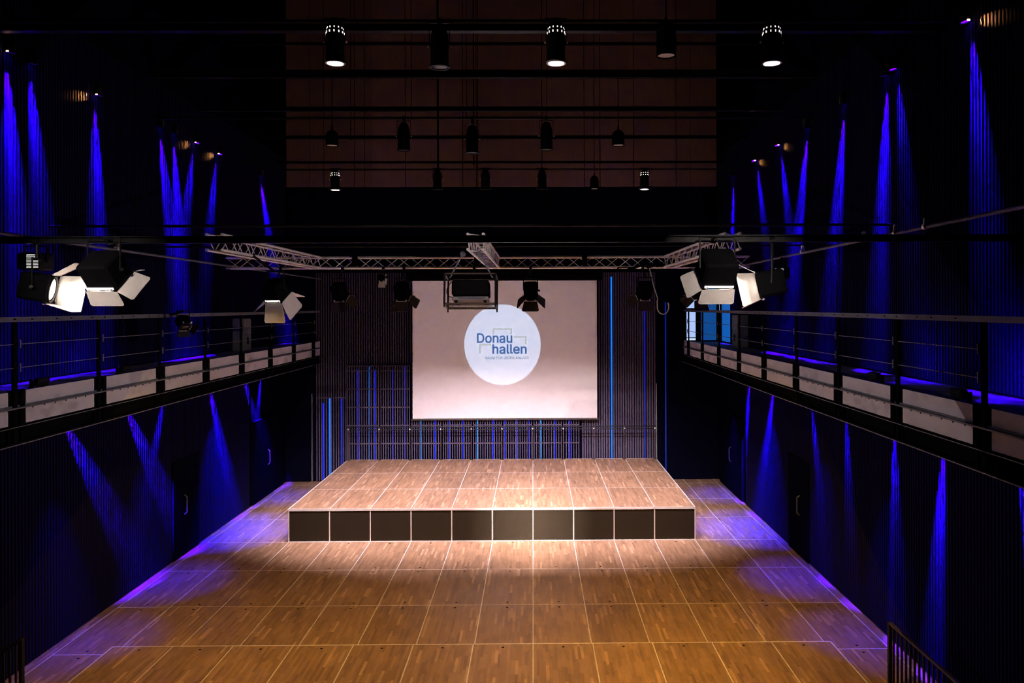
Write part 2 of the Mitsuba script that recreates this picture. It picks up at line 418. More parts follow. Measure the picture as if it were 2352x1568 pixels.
# lighting pipes running along above the gallery edges
clamp_m = mesh_dict([tube((0, -.03, 0), (0, .03, 0), .042, 10), cbox(.05, .05, .10, .01, (0, 0, .06))], 'm_silver', 30)
for side, lab in ((-1, 'thin black pipe running along above the left gallery'), (1, 'thin black pipe with clamps running along above the right gallery')):
    p = thing('gallery_pipe', lab, 'pipe')
    put(p, 'tube', tube((side * 6.0, 6, 6.78), (side * 6.0, 25.2, 6.70), .024, 10), 'm_galv' if side < 0 else 'm_galv', 30)
    for y in ((8.8, 12.9) if side < 0 else (9.6, 10.4, 11.4, 14.0)): again(p, 'clamp', clamp_m, at(side * 6.0, y, 6.775))
    for y in (7.5, 13.5, 19.5, 24.0):
        put(p, 'hanger', tube((side * 6.0, y, 6.78), (side * 6.0, y, ZC), .006, 5), 'm_black')

# glazed windows at the far end of the right gallery
def pane(parent, x0, x1, y0, y1, z0, z1, rgb):
    put(parent, 'pane', box(x0, x1, y0, y1, z0, z1), 'm_glass_dark', emitter=glow(rgb, 1.0))
w1 = thing('window_1', kind='structure', label='tall pale blue lit window at the end of the right gallery')
yb = YB - .03
PALE, MID = (.42, .56, .95), (.004, .06, .25)
put(w1, 'frame', [box(6.06, 6.12, yb - .04, yb + .03, 4.59, 6.5), box(6.43, 6.60, yb - .04, yb + .03, 4.59, 6.5), box(7.12, 7.19, yb - .04, yb + .03, 4.59, 6.5),
                  box(6.06, 7.19, yb - .04, yb + .03, 6.44, 6.5), box(6.06, 7.19, yb - .04, yb + .03, 4.59, 4.63), box(6.06, 6.45, yb - .04, yb + .03, 5.62, 5.70)], 'm_black')
pane(w1, 6.12, 6.43, yb - .012, yb, 4.72, 5.62, PALE)
pane(w1, 6.12, 6.43, yb - .012, yb, 5.70, 6.05, PALE)
pane(w1, 6.12, 6.43, yb - .012, yb, 4.63, 4.70, (.6, .75, 1.0))
pane(w1, 6.60, 7.12, yb - .012, yb, 4.63, 6.44, MID)
w2 = thing('window_2', kind='structure', label='blue window in the side wall at the end of the right gallery')
xw = XW - .035
put(w2, 'frame', [box(xw - .05, xw, y - .06, y + .06, 4.59, 6.3) for y in (25.05, 24.72, 23.4)] + [box(xw - .05, xw, 23.4, 25.1, 6.24, 6.3)], 'm_black')
pane(w2, xw - .012, xw, 24.80, 24.99, 4.63, 6.2, (.34, .52, .9))
pane(w2, xw - .012, xw, 23.46, 24.66, 4.63, 6.2, (.004, .085, .36))

# cabinets and loudspeaker on the galleries
def cabinet(side, y, z0, h, w, lab):
    k = thing('equipment_cabinet', lab, 'cabinet')
    xa = side * (XW - .05)
    put(k, 'body', cbox(.30, w, h, .012, (side * (XW - .20), y, z0 + h / 2)), 'm_grille')
    for j in range(2):
        put(k, 'door', cbox(.012, w - .04, h * .46, .004, (side * (XW - .357), y, z0 + h * (.26 + .48 * j))), 'm_grille')
    put(k, 'handle', box(side * (XW - .375), side * (XW - .362), y - .05, y + .05, z0 + .18, z0 + .36), 'm_black')
cabinet(-1, 21.0, 4.585, .88, .56, 'tall grey equipment cabinet on the left gallery against the wall')
cabinet(1, 21.9, 4.585, .92, .62, 'tall grey equipment cabinet on the right gallery beside the blue windows')

# doors in the side walls
def door(side, y0, y1, z1, n, lab):
    d = thing(f'door_{n}', kind='structure', label=lab)
    xa = side * (XW - .036)
    put(d, 'leaf', [box(xa - .03, xa + .03, y0, (y0 + y1) / 2 - .01, .02, z1), box(xa - .03, xa + .03, (y0 + y1) / 2 + .01, y1, .02, z1)], 'm_wall')
    yh = (y0 + y1) / 2 - .12
    put(d, 'handle', path([(xa - side * .03, yh, .95), (xa - side * .09, yh, 1.0), (xa - side * .09, yh, 1.36), (xa - side * .03, yh, 1.41)], .013), 'm_galv', 30)
door(-1, 22.2, 24.9, 2.42, 1, 'double door in the left wall beside the stage')
door(1, 22.3, 24.9, 2.42, 2, 'double door in the right wall beside the stage')
door(-1, 17.3, 18.6, 2.25, 3, 'black door in the left wall near the stage front')
door(1, 16.9, 18.2, 2.25, 4, 'black door in the right wall near the stage front')

# balustrades in the near corners
def balustrade(side, y_end, lab):
    b = thing('balustrade', lab, 'railing')
    x = side * 6.35
    put(b, 'handrail', box(x - .022, x + .022, 4.6, y_end, 1.0, 1.035), 'm_leaf_dark' if side > 0 else 'm_black')
    put(b, 'bottom_rail', box(x - .015, x + .015, 4.6, y_end, .06, .085), 'm_blackmetal')
    bar = mesh_dict(box(x - .012, x + .012, -.012, .012, .085, 1.0), 'm_blackmetal')
    y = y_end - .12
    while y > 4.7:
        again(b, 'bar', bar, at(0, y)); y -= .125
    put(b, 'end_post', cbox(.05, .06, 1.033, .004, (x, y_end, .5185)), 'm_blackmetal')
balustrade(1, 11.35, 'black metal balustrade with upright bars in the near right corner')
balustrade(-1, 11.0, 'black metal balustrade with upright bars in the near left corner')

# ------------------------------------------------------------------ trusses
CH, BR = .024, .009
def truss(p0, p1, lab, size=.24):
    """quad truss between two points: four chords, zigzag braces"""
    t = thing('truss', lab, 'truss')
    p0, p1 = np.array(p0, float), np.array(p1, float)
    L = np.linalg.norm(p1 - p0); w = (p1 - p0) / L
    s = np.cross(w, (0, 0, 1.0)); s /= np.linalg.norm(s); u = np.array([0, 0, 1.0]); h = size / 2
    chord = mesh_dict(trimesh.creation.cylinder(CH, L, sections=10), 'm_silver', 30)
    for a in (-1, 1):
        for b in (-1, 1):
            again(t, 'chord', chord, mat(s, np.cross(w, s), w, (p0 + p1) / 2 + s * a * h + u * b * h))
    n = max(2, int(round(L / .30))); d = L / n
    bl = math.hypot(d, size)
    brace = mesh_dict(trimesh.creation.cylinder(BR, bl, sections=6), 'm_silver', 30)
    for f, (o, v) in enumerate(((s * h, u), (-s * h, u), (u * h, s), (-u * h, s))):
        for j in range(n):
            sg = 1 if (j + f) % 2 else -1
            a = p0 + w * d * j + o + v * (-sg * h); b = p0 + w * d * (j + 1) + o + v * (sg * h)
            r, uu, ww = frame_of(b - a)
            again(t, 'brace', brace, mat(r, np.cross(ww, r), ww, (a + b) / 2))
    return t
YT, ZT = 17.58, 6.79
truss((-6, YT, ZT), (6, YT, ZT), 'long silver lattice truss crossing the hall in front of the screen')
for x, lab in ((-3.95, 'silver lattice truss running from the left part of the cross truss toward the viewer'),
               (.12, 'silver lattice truss running from the middle of the cross truss toward the viewer'),
               (4.15, 'silver lattice truss running from the right part of the cross truss toward the viewer')):
    truss((x, YT - .15, ZT), (x, 11.9, ZT), lab)
# chain hoists holding the cross truss
for x, lab in ((-3.05, 'black chain hoist on the left part of the cross truss'), (-.27, 'black chain hoist on the cross truss above the screen'),
               (2.2, 'black chain hoist on the cross truss above the right edge of the screen')):
    h = thing('chain_hoist', lab, 'chain hoist')
    put(h, 'body', cbox(.11, .16, .26, .02, (x, YT - .16, 6.83)), 'm_black')
    put(h, 'chain', tube((x, YT - .16, 6.95), (x, YT - .16, ZC), .008, 6), 'm_black')

# ------------------------------------------------------------------ pipes and beams under the roof
def beam(y, z, hgt, dep, lab, x0=-XW + .01, x1=XW - .01, tub=False, cat='beam', nm='roof_beam', m='m_blackmetal'):
    k = thing(nm, lab, cat)
    if tub: put(k, 'tube', tube((x0, y, z), (x1, y, z), hgt / 2, 12), m, 30)
    else: put(k, 'flange', [box(x0, x1, y - dep / 2, y + dep / 2, z - hgt / 2, z - hgt / 2 + .015), box(x0, x1, y - dep / 2, y + dep / 2, z + hgt / 2 - .015, z + hgt / 2), box(x0, x1, y - .01, y + .01, z - hgt / 2, z + hgt / 2)], m)
    return k
beam(11.3, 9.92, .14, .12, 'thick black beam behind the nearest row of ceiling lamps')
beam(16.6, 10.84, .165, .12, 'thick black roof beam above the middle row of ceiling lamps')
beam(18.6, 10.60, .105, .10, 'black roof beam beyond the middle row of ceiling lamps')
beam(21.7, 10.60, .09, .08, 'thin black roof beam in front of the farthest ceiling lamps')
beam(24.4, 10.40, .07, .06, 'thinnest black roof beam close to the brown panelling')
beam(20.5, 12.85, .07, .07, 'faint dark roof beam high up behind the nearest ceiling lamps')
pipe_z = 9.86
for y, lab in ((10.9, 'black pipe carrying the nearest row of ceiling lamps'), (16.5, 'black pipe carrying the middle row of ceiling lamps'), (22.7, 'black pipe carrying the farthest row of ceiling lamps')):
    beam(y, pipe_z, .055, 0, lab, tub=True, cat='pipe', nm='lighting_pipe')
beam(9.3, 6.60, .085, .10, 'black beam crossing below the roof in front of the trusses')
beam(13.0, 7.16, .05, 0, 'black pipe crossing the hall above the trusses', tub=True, cat='pipe', nm='lighting_pipe')
beam(15.2, 6.98, .035, 0, 'thin black pipe crossing just above the trusses', tub=True, cat='pipe', nm='lighting_pipe')

for (x, y, z0, r, lab) in ((-1.62, 16.6, 9.9, .008, 'thin cable hanging left of the middle lamp row'), (-1.13, 17.3, 8.6, .022, 'thickest dark cable hanging beside the middle lamp row'),
                           (-.42, 16.6, 9.95, .007, 'thin cable hanging over the central ceiling lamp'), (-.30, 17.0, 9.0, .012, 'dark cable just right of the central ceiling lamp'),
                           (1.33, 16.52, 9.9, .007, 'thin cable above the second lamp from the right in the middle row'), (-.72, 22.6, 9.95, .008, 'cable hanging at the farthest lamp row'),
                           (2.86, 22.7, 9.95, .010, 'cable holding the plain lamp of the farthest row'), (-3.75, 20.0, 10.2, .010, 'thin cable hanging left beyond the middle lamp row')):
    c = thing('hanging_cable', lab, 'cable')
    put(c, 'cord', tube((x, y, z0), (x, y, ZC), r, 6), 'm_black')
    put(c, 'end_fitting', tube((x, y, z0 - .05), (x, y, z0), r * 1.8, 6), 'm_black')

# ------------------------------------------------------------------ ceiling lamps
can_prof = [(0, .60), (.055, .60), (.075, .575), (.10, .53), (.122, .46), (.128, .40), (.128, .03), (.137, .02), (.137, 0), (.118, 0), (.118, .05), (0, .07)]
def can_lamp(x, y, lit, lab, zb=9.26):
    k = thing('ceiling_lamp', lab, 'ceiling lamp', 'black can lamps under the roof')
    M = at(x, y, zb)
    put(k, 'housing', moved(lathe(can_prof, 28), M), 'm_blackmetal', 40)
    lens = moved(lathe([(0, -.014), (.112, .004), (.112, .008), (0, -.008)], 28), M); lens.fix_normals()
    if lit: put(k, 'lens', lens, 'm_white', 30, label='glowing white lens', emitter=glow((1, .93, .86), 12))
    else: put(k, 'lens', lens, 'm_glass_dark', 30)
    put(k, 'rim', moved(lathe([(.116, -.006), (.141, -.006), (.141, .012), (.116, .012), (.116, -.006)], 28), M), 'm_silver' if lit else 'm_blackmetal', 30)
    # yoke and hook clamp up to the pipe
    yk = [box(x - .150, x - .142, y - .015, y + .015, zb + .28, zb + .64), box(x + .142, x + .150, y - .015, y + .015, zb + .28, zb + .64), box(x - .15, x + .15, y - .015, y + .015, zb + .63, zb + .642)]
    put(k, 'yoke', yk, 'm_blackmetal')
    put(k, 'clamp', [cbox(.05, .05, pipe_z - zb - .66, .01, (x, y, (pipe_z + zb + .64) / 2 - .01)), tube((x, y - .02, pipe_z), (x, y + .02, pipe_z), .045, 10)], 'm_blackmetal', 30)
    for a in (-1, 1):
        put(k, 'knob', tube((x + a * .15, y, zb + .30), (x + a * .172, y, zb + .30), .016, 8), 'm_silver', 30)
        put(k, 'clip', cbox(.05, .02, .03, .006, (x + a * .150, y - .02, zb + .012)), 'm_galv')
    slits = []
    for j in range(12):
        th = j / 12 * 2 * math.pi + .13
        for rr, zz, hh in ((.129, .425, .030), (.117, .488, .022)):
            q = box(-.008, .008, -.003, .003, -hh / 2, hh / 2)
            R = trimesh.transformations.rotation_matrix(th - math.pi / 2, (0, 0, 1)); R[:3, 3] = (x + rr * math.cos(th), y + rr * math.sin(th), zb + zz)
            slits.append(moved(q, R))
    if lit: put(k, 'vent_slot', slits, 'm_white', kind='stuff', emitter=glow((1, .92, .85), 1.7))
    if lit:
        spot(k + '_beam', (x, y, zb - .01), (x * .7, y + .15, 0), (1, .62, .20), P_CAN, 20, 6, .7)
def bell_lamp(x, y, lab, zb=9.30, cable=True, r=.135, h=.30):
    k = thing('ceiling_lamp', lab, 'ceiling lamp')
    M = at(x, y, zb)
    put(k, 'housing', moved(lathe([(0, h + .03), (.05, h + .03), (r * .7, h), (r, h * .78), (r, 0), (r - .012, 0), (r - .012, .02), (0, .03)], 28), M), 'm_black', 40)
    d = moved(lathe([(0, .018), (r - .013, .018), (r - .013, .022), (0, .022)], 28), M); d.fix_normals()
    put(k, 'diffuser', d, 'm_white', 30)
    put(k, 'cord', tube((x, y, zb + h + .03), (x, y, 10.78), .010, 6), 'm_black')
    put(k, 'cord_grip', tube((x, y, zb + h + .02), (x, y, zb + h + .12), .022, 8), 'm_black')

can_lamp(-1.80, 10.9, True, 'lit can lamp at the left of the nearest row, vents glowing')
can_lamp(-.31, 10.9, False, 'unlit can lamp between the left and middle lit lamps of the nearest row', 9.20)
can_lamp(1.36, 10.9, True, 'lit can lamp in the middle of the nearest row')
bell_lamp(2.94, 10.9, 'wide plain cylinder lamp hanging unlit in the nearest row', 9.36, r=.138, h=.44)
can_lamp(4.46, 10.9, True, 'lit can lamp at the right of the nearest row, against the dark')
bell_lamp(-3.32, 16.5, 'short bell lamp at the left end of the middle row', 9.26)
can_lamp(-1.77, 16.5, False, 'unlit can lamp second from the left in the middle row', 9.16)
can_lamp(-.29, 16.5, False, 'unlit can lamp third from the left in the middle row, hanging lowest', 9.10)
can_lamp(1.32, 16.5, False, 'unlit can lamp fourth from the left in the middle row', 9.17)
bell_lamp(2.88, 16.5, 'short bell lamp at the right end of the middle row', 9.26)
can_lamp(-4.86, 22.7, True, 'small lit can lamp at the left end of the farthest row')
can_lamp(-1.82, 22.7, False, 'dim unlit can lamp left of the middle in the farthest row')
can_lamp(-.39, 22.7, False, 'dim unlit can lamp in the middle of the farthest row')
can_lamp(1.30, 22.7, False, 'dim unlit can lamp right of the middle in the farthest row')
bell_lamp(2.86, 22.7, 'dim plain cylinder lamp in the farthest row', 9.27, r=.13, h=.36)
can_lamp(4.36, 22.7, True, 'small lit can lamp at the right end of the farthest row')

# ------------------------------------------------------------------ theatre spotlights with barn doors
def theatre_light(pos, to, lab, s=.30, L=.36, leaf=.24, flare=(32, 32, 38, 38), hang=6.62, power=0, rgb=WARM_WASH, cutoff=40, beam=18, weight=2,
                  leafm='m_leaf_dark', lens_k=0, hook=None, group=None, spread=1.28, vents=0, slit=0):
    """flare: degrees of the leaves (up, down, left, right); the light leaves the lens at pos toward 'to'"""
    k = thing('theatre_spotlight', lab, 'stage light', group)
    pos = np.array(pos, float); r, u, w = frame_of(np.subtract(to, pos)); M = mat(r, u, w, pos)
    body = [cbox(s, s * .92, L, .03, (0, 0, -L / 2)), cbox(s * 1.06, s * 1.0, .03, .008, (0, 0, -.015))]
    body += [box(-s * .45, s * .45, s * .46, s * .475, -L * (.25 + .15 * j), -L * (.20 + .15 * j)) for j in range(4)]
    put(k, 'body', [moved(b, M) for b in body], 'm_black')
    ln = moved(lathe([(0, .004), (s * .34, .001), (s * .40, -.006), (0, -.006)], 24), M); ln.fix_normals()
    if lens_k: put(k, 'lens', ln, 'm_white', 30, label='glowing lens', emitter=glow((1, .9, .78), lens_k))
    else: put(k, 'lens', ln, 'm_glass_dark', 30)
    put(k, 'bezel', moved(lathe([(s * .40, .0), (s * .45, .0), (s * .45, .015), (s * .40, .015), (s * .40, .0)], 24), M), 'm_blackmetal', 30)
    h = s * .50
    for name, o, t, fl in (('up', u, r, flare[0]), ('down', -u, r, flare[1]), ('left', -r, u, flare[2]), ('right', r, u, flare[3])):
        if fl is None: continue
        a = math.radians(fl); d = w * math.cos(a) + o * math.sin(a)
        pl = plate([(-h, 0), (h, 0), (h * spread, leaf * .9), (h * spread - .02, leaf), (-h * spread + .02, leaf), (-h * spread, leaf * .9)], .004)
        lm = leafm
        put(k, 'barn_door_leaf', moved(pl, mat(t, d, np.cross(t, d), pos + o * h + w * .012)), lm)
        put(k, 'hinge', tube(pos + o * h + w * .010 - t * h * .8, pos + o * h + w * .010 + t * h * .8, .008, 6), 'm_silver', 30)
    for j in (-1, 1):
        put(k, 'bolt', moved(trimesh.creation.icosphere(2, .018), mat(r, u, w, pos + r * j * h * .72 + u * (-1 if u[1] > 0 else 1) * h * 1.0 - w * .02)), 'm_silver', True)
    # yoke in the plane of r, up to the hanging point
    c = pos - w * L * .5; top = c + np.array([0, 0, s * .85 + .03])
    yk = []
    for j in (-1, 1):
        a0 = c + r * j * (s * .5 + .012); yk.append(tube(a0, top + r * j * (s * .5 + .012), .011, 6))
    yk.append(tube(top - r * (s * .5 + .02), top + r * (s * .5 + .02), .012, 6))
    put(k, 'yoke', yk, 'm_blackmetal', 30)
    hp = np.array([top[0], top[1], hang]) if hook is None else np.array([top[0], *hook]) if len(hook) == 2 else np.array(hook)
    put(k, 'clamp', [tube(top, hp, .02, 8), tube(hp - (.03, 0, 0), hp + (.03, 0, 0), .042, 10)], 'm_blackmetal', 30)
    put(k, 'knob', tube(c + r * (s * .5 + .012), c + r * (s * .5 + .06), .022, 8), 'm_blackmetal', 30)
    if vents:
        vs = [moved(box(-s * .3, s * .3, s * .478, s * .484, -L * (.28 + .14 * j), -L * (.23 + .14 * j)), M) for j in range(4)]
        put(k, 'vent_slot', vs, 'm_white', kind='stuff', emitter=glow((1, .85, .66), vents))
    if slit:
        put(k, 'light_slit', moved(box(-s * .44, s * .44, -s * .502, -s * .494, -.05, -.016), M), 'm_white', emitter=glow((1, .88, .74), slit))
    if power: spot(k + '_beam', pos + w * .03, pos + w * 3, rgb, power, cutoff, beam, weight)
    return k

WASH_TO = [(-3.6, 20.6), (-2.7, 20.9), (-1.4, 20.6), (1.2, 20.9), (2.8, 20.7), (3.6, 20.5)]
WASH_AT = [(-4.72, 17.25), (-3.32, 17.25), (-1.92, 17.25), (.97, 17.25), (3.52, 17.25), (4.75, 17.25)]
WASH_L = ['black stage light with a bright plate at the left end of the cross truss', 'small black stage light second from the left on the cross truss, in the dark',
          'black stage light with brown leaves at the left edge of the screen', 'black stage light with four leaves hanging before the right half of the screen',
          'black stage light right of the screen with a bright cable loop beside it', 'dark stage light at the right end of the cross truss']
for i, ((x, y), (tx, ty), lab) in enumerate(zip(WASH_AT, WASH_TO, WASH_L)):
    theatre_light((x, y, 5.98), (tx, ty, .4), lab, s=.30, power=P_WASH, cutoff=(34, 42, 44, 44, 42, 34)[i], beam=(18, 27, 29, 29, 27, 18)[i], hook=(17.46, 6.66), flare=(50, 52, 44, 44), lens_k=6,
                  vents=14 if i in (1, 4) else 0)

# floodlight pairs near the viewer
theatre_light((3.22, 9.2, 6.10), (2.9, 14.2, 0), 'bright floodlight with open pale leaves hanging near the right gallery', s=.40, L=.34, leaf=.20, flare=(60, 6, 55, -28), power=P_FLOOR, rgb=WARM_FLOOR,
              cutoff=46, beam=14, leafm='m_leaf', lens_k=14, hook=(9.3, 6.58), spread=1.1, slit=6)
theatre_light((3.80, 9.35, 6.02), (-6.0, 12.8, 3.8), 'second floodlight with narrow tilted leaves right beside the bright one near the right gallery', s=.34, L=.32, leaf=.24, flare=(40, 14, None, 4), power=P_SIDE, rgb=SIDE,
              cutoff=50, beam=5, leafm='m_leaf', lens_k=8, hook=(9.3, 6.58))
theatre_light((-4.10, 9.25, 6.10), (-3.4, 14.2, 0), 'bright floodlight with a tan square leaf hanging before the left gallery', s=.40, L=.34, leaf=.20, flare=(60, 6, -28, 55), power=P_FLOOR * .6, rgb=WARM_FLOOR,
              cutoff=46, beam=14, leafm='m_leaf', lens_k=14, hook=(9.3, 6.58), spread=1.1, slit=6)
theatre_light((-4.86, 9.35, 6.00), (6.0, 12.8, 3.8), 'leftmost floodlight with wide white lit leaves hanging before the left gallery', s=.36, L=.32, leaf=.30, flare=(40, 8, 4, None), power=P_SIDE, rgb=SIDE,
              cutoff=50, beam=5, leafm='m_leaf', lens_k=14, hook=(9.3, 6.58))

theatre_light((-3.42, 13.3, 5.95), (-2.6, 15.6, 2.6), 'large stage light with one bright leaf and a long grey plate, below the left truss', s=.34, L=.30, leaf=.34, flare=(40, 30, 62, 8),
              leafm='m_leaf', lens_k=10, hook=(-3.83, 13.2, 6.67), slit=3)
theatre_light((-5.72, 14.8, 5.40), (-4.9, 14.2, 4.2), 'small black lamp clamped to the left gallery handrail', s=.22, L=.24, leaf=.12, hook=(-6.0, 14.8, 5.63), leafm='m_blackmetal')
theatre_light((-2.40, 17.25, 6.40), (-2.3, 18.6, 5.6), 'tiny black lamp with two white leaves on the cross truss left of the screen', s=.13, L=.16, leaf=.13, flare=(60, 60, 6, 6), hook=(17.46, 6.66), leafm='m_white')
def louvre_lamp(side, y, lab, k_):
    k = thing('louvred_floodlight', lab, 'floodlight')
    x, z = side * 5.93, 6.42
    put(k, 'body', cbox(.30, .34, .24, .02, (x, y, z)), 'm_blackmetal')
    for j in range(5):
        put(k, 'louvre', moved(box(-.15, .15, -.012, .012, -.003, .003), np.array([[1, 0, 0, x], [0, .8, -.6, y - .178], [0, .6, .8, z - .08 + .04 * j], [0, 0, 0, 1]])), 'm_blackmetal')
    put(k, 'glowing_slot', [box(x - side * (-.02), x - side * .14, y - .174, y - .171, z - .092 + .04 * j, z - .072 + .04 * j) for j in range(5)], 'm_white', emitter=glow((1, .9, .82), k_))
    put(k, 'yoke', [box(x - .165, x - .155, y - .02, y + .02, z, z + .22), box(x + .155, x + .165, y - .02, y + .02, z, z + .22), box(x - .165, x + .165, y - .02, y + .02, z + .21, z + .222)], 'm_blackmetal')
    put(k, 'clamp', tube((x, y, z + .21), (side * 6.0, y, 6.76), .02, 8), 'm_blackmetal', 30)
# profile spotlight whose shutters frame the screen
e = np.array([-.32, 17.30, 6.22]); to_s = np.array([(SX0 + SX1) / 2, YS, (SZ0 + SZ1) / 2])
pk = theatre_light(e - (to_s - e) / np.linalg.norm(to_s - e) * .03, to_s, 'small black profile spotlight on the cross truss, hidden behind the projector', s=.18, L=.34, flare=(None, None, None, None), hook=(17.46, 6.66))
def shutter_opening(d):
    q = d / (YS - e[1])
    return (SX0 - e[0]) * q + e[0], (SX1 - e[0]) * q + e[0], (SZ0 - e[2]) * q + e[2], (SZ1 - e[2]) * q + e[2]
gx0, gx1, gz0, gz1 = shutter_opening(.10)
ya, yb2 = e[1] + .099, e[1] + .101
hx0, hx1, hz0, hz1 = e[0] - .11, e[0] + .11, e[2] - .12, e[2] + .09
for q in ((hx0, gx0, hz0, hz1), (gx1, hx1, hz0, hz1), (gx0, gx1, hz0, gz0), (gx0, gx1, gz1, hz1)):
    put(pk, 'shutter_blade', box(q[0], q[1], ya, yb2, q[2], q[3]), 'm_black')
put(pk, 'shutter_housing', [box(x - .002, x + .002, e[1] - .03, yb2, hz0, hz1) for x in (hx0, hx1)] + [box(hx0, hx1, e[1] - .03, yb2, z - .002, z + .002) for z in (hz0, hz1)], 'm_black')
spot(pk + '_beam', e, to_s, (1.0, .79, .75), P_PROFILE, 44, 40, 1.5)
louvre_lamp(-1, 10.7, 'louvred floodlight with glowing slots under the left gallery pipe', 5)
louvre_lamp(1, 15.1, 'louvred floodlight with glowing slots under the right gallery pipe', 5)

# front-of-house spotlights on a pipe behind the viewer
fp_ = thing('lighting_pipe', 'black pipe behind the viewer carrying two front spotlights', 'pipe')
put(fp_, 'tube', tube((-7.1, -2.4, 9.86), (7.1, -2.4, 9.86), .0275, 12), 'm_blackmetal', 30)
for x, tx, ty, tz, lab, pw, co in ((1.9, .95, 18.7, .5, 'front spotlight behind the viewer aimed at the stage front', P_FRONT, 3.9), (-3.4, -4.3, 9.3, 6.0, 'front spotlight behind the viewer aimed at the left hanging floodlights', 650, 5),
                                   (3.6, 3.5, 9.3, 6.0, 'front spotlight behind the viewer aimed at the right hanging floodlights', 640, 5)):
    theatre_light((x, -2.4, 9.2), (tx, ty, tz), lab, power=pw, rgb=(1, .83, .76) if ty > 15 else (1, .86, .76), cutoff=co, beam=.6, hang=9.86)

# ------------------------------------------------------------------ wall spotlights
ORD = ['nearest', 'second', 'third', 'fourth', 'fifth', 'sixth', 'seventh', 'farthest']
def wall_spot(side, y, z, dy, lab, power, leak=0, cutoff=9.4, beam=.8, off=.075):
    """black can on a short arm, beam grazing down the wall, leaning dy metres along the wall over 4 m"""
    k = thing('wall_spotlight', lab, 'wall light', 'spotlights washing the side walls blue')
    x = side * (XW - .032 - off)
    d = np.array([side * .50, dy, -4.0]); d /= np.linalg.norm(d)
    r, u, w = frame_of(d); p = np.array([x, y, z]); M = mat(r, u, w, p)
    h = lathe([(0, -.22), (.05, -.22), (.068, -.18), (.068, .0), (.062, .0), (.062, -.02), (0, -.03)], 18)
    put(k, 'housing', moved(h, M), 'm_blackmetal', 40)
    ln = moved(lathe([(0, -.022), (.060, -.018), (.060, -.024), (0, -.026)], 18), M); ln.fix_normals()
    put(k, 'lens', ln, 'm_glass_dark', 30, emitter=glow(BLUE, 10))
    q = p - w * .12
    put(k, 'arm', [tube(q, (side * (XW - .03), q[1], q[2] + .08), .014, 6), cbox(.02, .10, .10, .004, (side * (XW - .04), q[1], q[2] + .08))], 'm_blackmetal', 30)
    spot(k + '_beam', p + w * .02, p + w * 3, BLUE, power, cutoff, beam, 1.3)
    if leak:
        lk = moved(box(-.02, .02, -.072, -.066, -.16, -.09), M) if False else box(x - .018, x + .018, y - .078, y - .070, z - .006, z + .014)
        put(k, 'vent_slot', lk, 'm_white', emitter=glow((1, .55, .28), 30 * leak))
        spot(k + '_leak', (x, y - .085, z - .03), (x + side * .10, y - .34, z - .10), AMBER, P_LEAK * leak, 17, 3, 1.0)
upL = [(11.9, .3, 1.0, 1), (12.45, .5, .35, 0), (14.3, .1, 1.0, 1), (16.75, 1.0, 1.0, 0), (17.4, .5, .8, 0), (18.45, -.9, 1.0, 1), (19.8, -.9, .9, 1), (22.9, 1.8, 1.0, 0)]
upR = [(10.6, -.5, 1.0, 1), (12.75, -.6, .3, 0), (13.1, .35, 1.2, 0), (14.9, .8, 1.1, 0), (16.9, 1.2, 1.1, 0), (18.8, -1.2, .8, .6), (20.8, -1.4, .8, .8), (23.2, .3, .8, 0)]
loL = [(13.2, 3.0, 1.0, 0), (15.2, 3.0, 1.0, 0), (17.0, -1.6, .5, 0), (19.2, 1.9, .9, 0), (21.4, 3.2, .7, 0), (23.1, -1.0, .5, 0)]
loR = [(9.6, -.9, .6, 0), (11.3, .4, 1.0, 0), (12.9, -.1, .7, 0), (14.9, -.3, .45, 0), (16.8, -1.0, .6, 0), (19.3, 1.6, .8, 0), (21.5, 1.0, .8, 0)]
for side, rows, zz, where in ((-1, upL, 9.74, 'high on the left wall'), (1, upR, 9.74, 'high on the right wall'), (-1, loL, 3.95, 'under the left gallery'), (1, loR, 3.86, 'under the right gallery')):
    for j, (y, dy, pw, lk) in enumerate(rows):
        o = ORD[j] if j + 1 < len(rows) else 'farthest'
        wall_spot(side, y, zz, dy, f'{o} small black spotlight {where}' + (', glowing amber' if lk else ''), P_WALL * pw * (1.0 if zz > 5 else .75), lk, cutoff=10.5 if zz > 5 else 9.4)

for side, where in ((-1, 'left'), (1, 'right')):
    for o, y, pw, co in (('nearest', 12.9, .22, 20), ('second', 15.9, .42, 20), ('third', 19.5, 1.7, 25), ('farthest', 23.0, .45, 18)):
        k = thing('gallery_downlight', f'{o} black downlight under the {where} gallery throwing a blue pool on the floor', 'downlight')
        x, z = side * 6.42, 4.16
        put(k, 'housing', moved(lathe([(0, .30), (.075, .30), (.085, .28), (.085, 0), (.075, 0), (.075, .03), (0, .04)], 18), at(x, y, z)), 'm_blackmetal', 40)
        spot(k + '_beam', (x, y, z - .02), (x + side * .34, y + .2, 0), (0, 0, 1), P_POOL * pw, co, 1, .7)

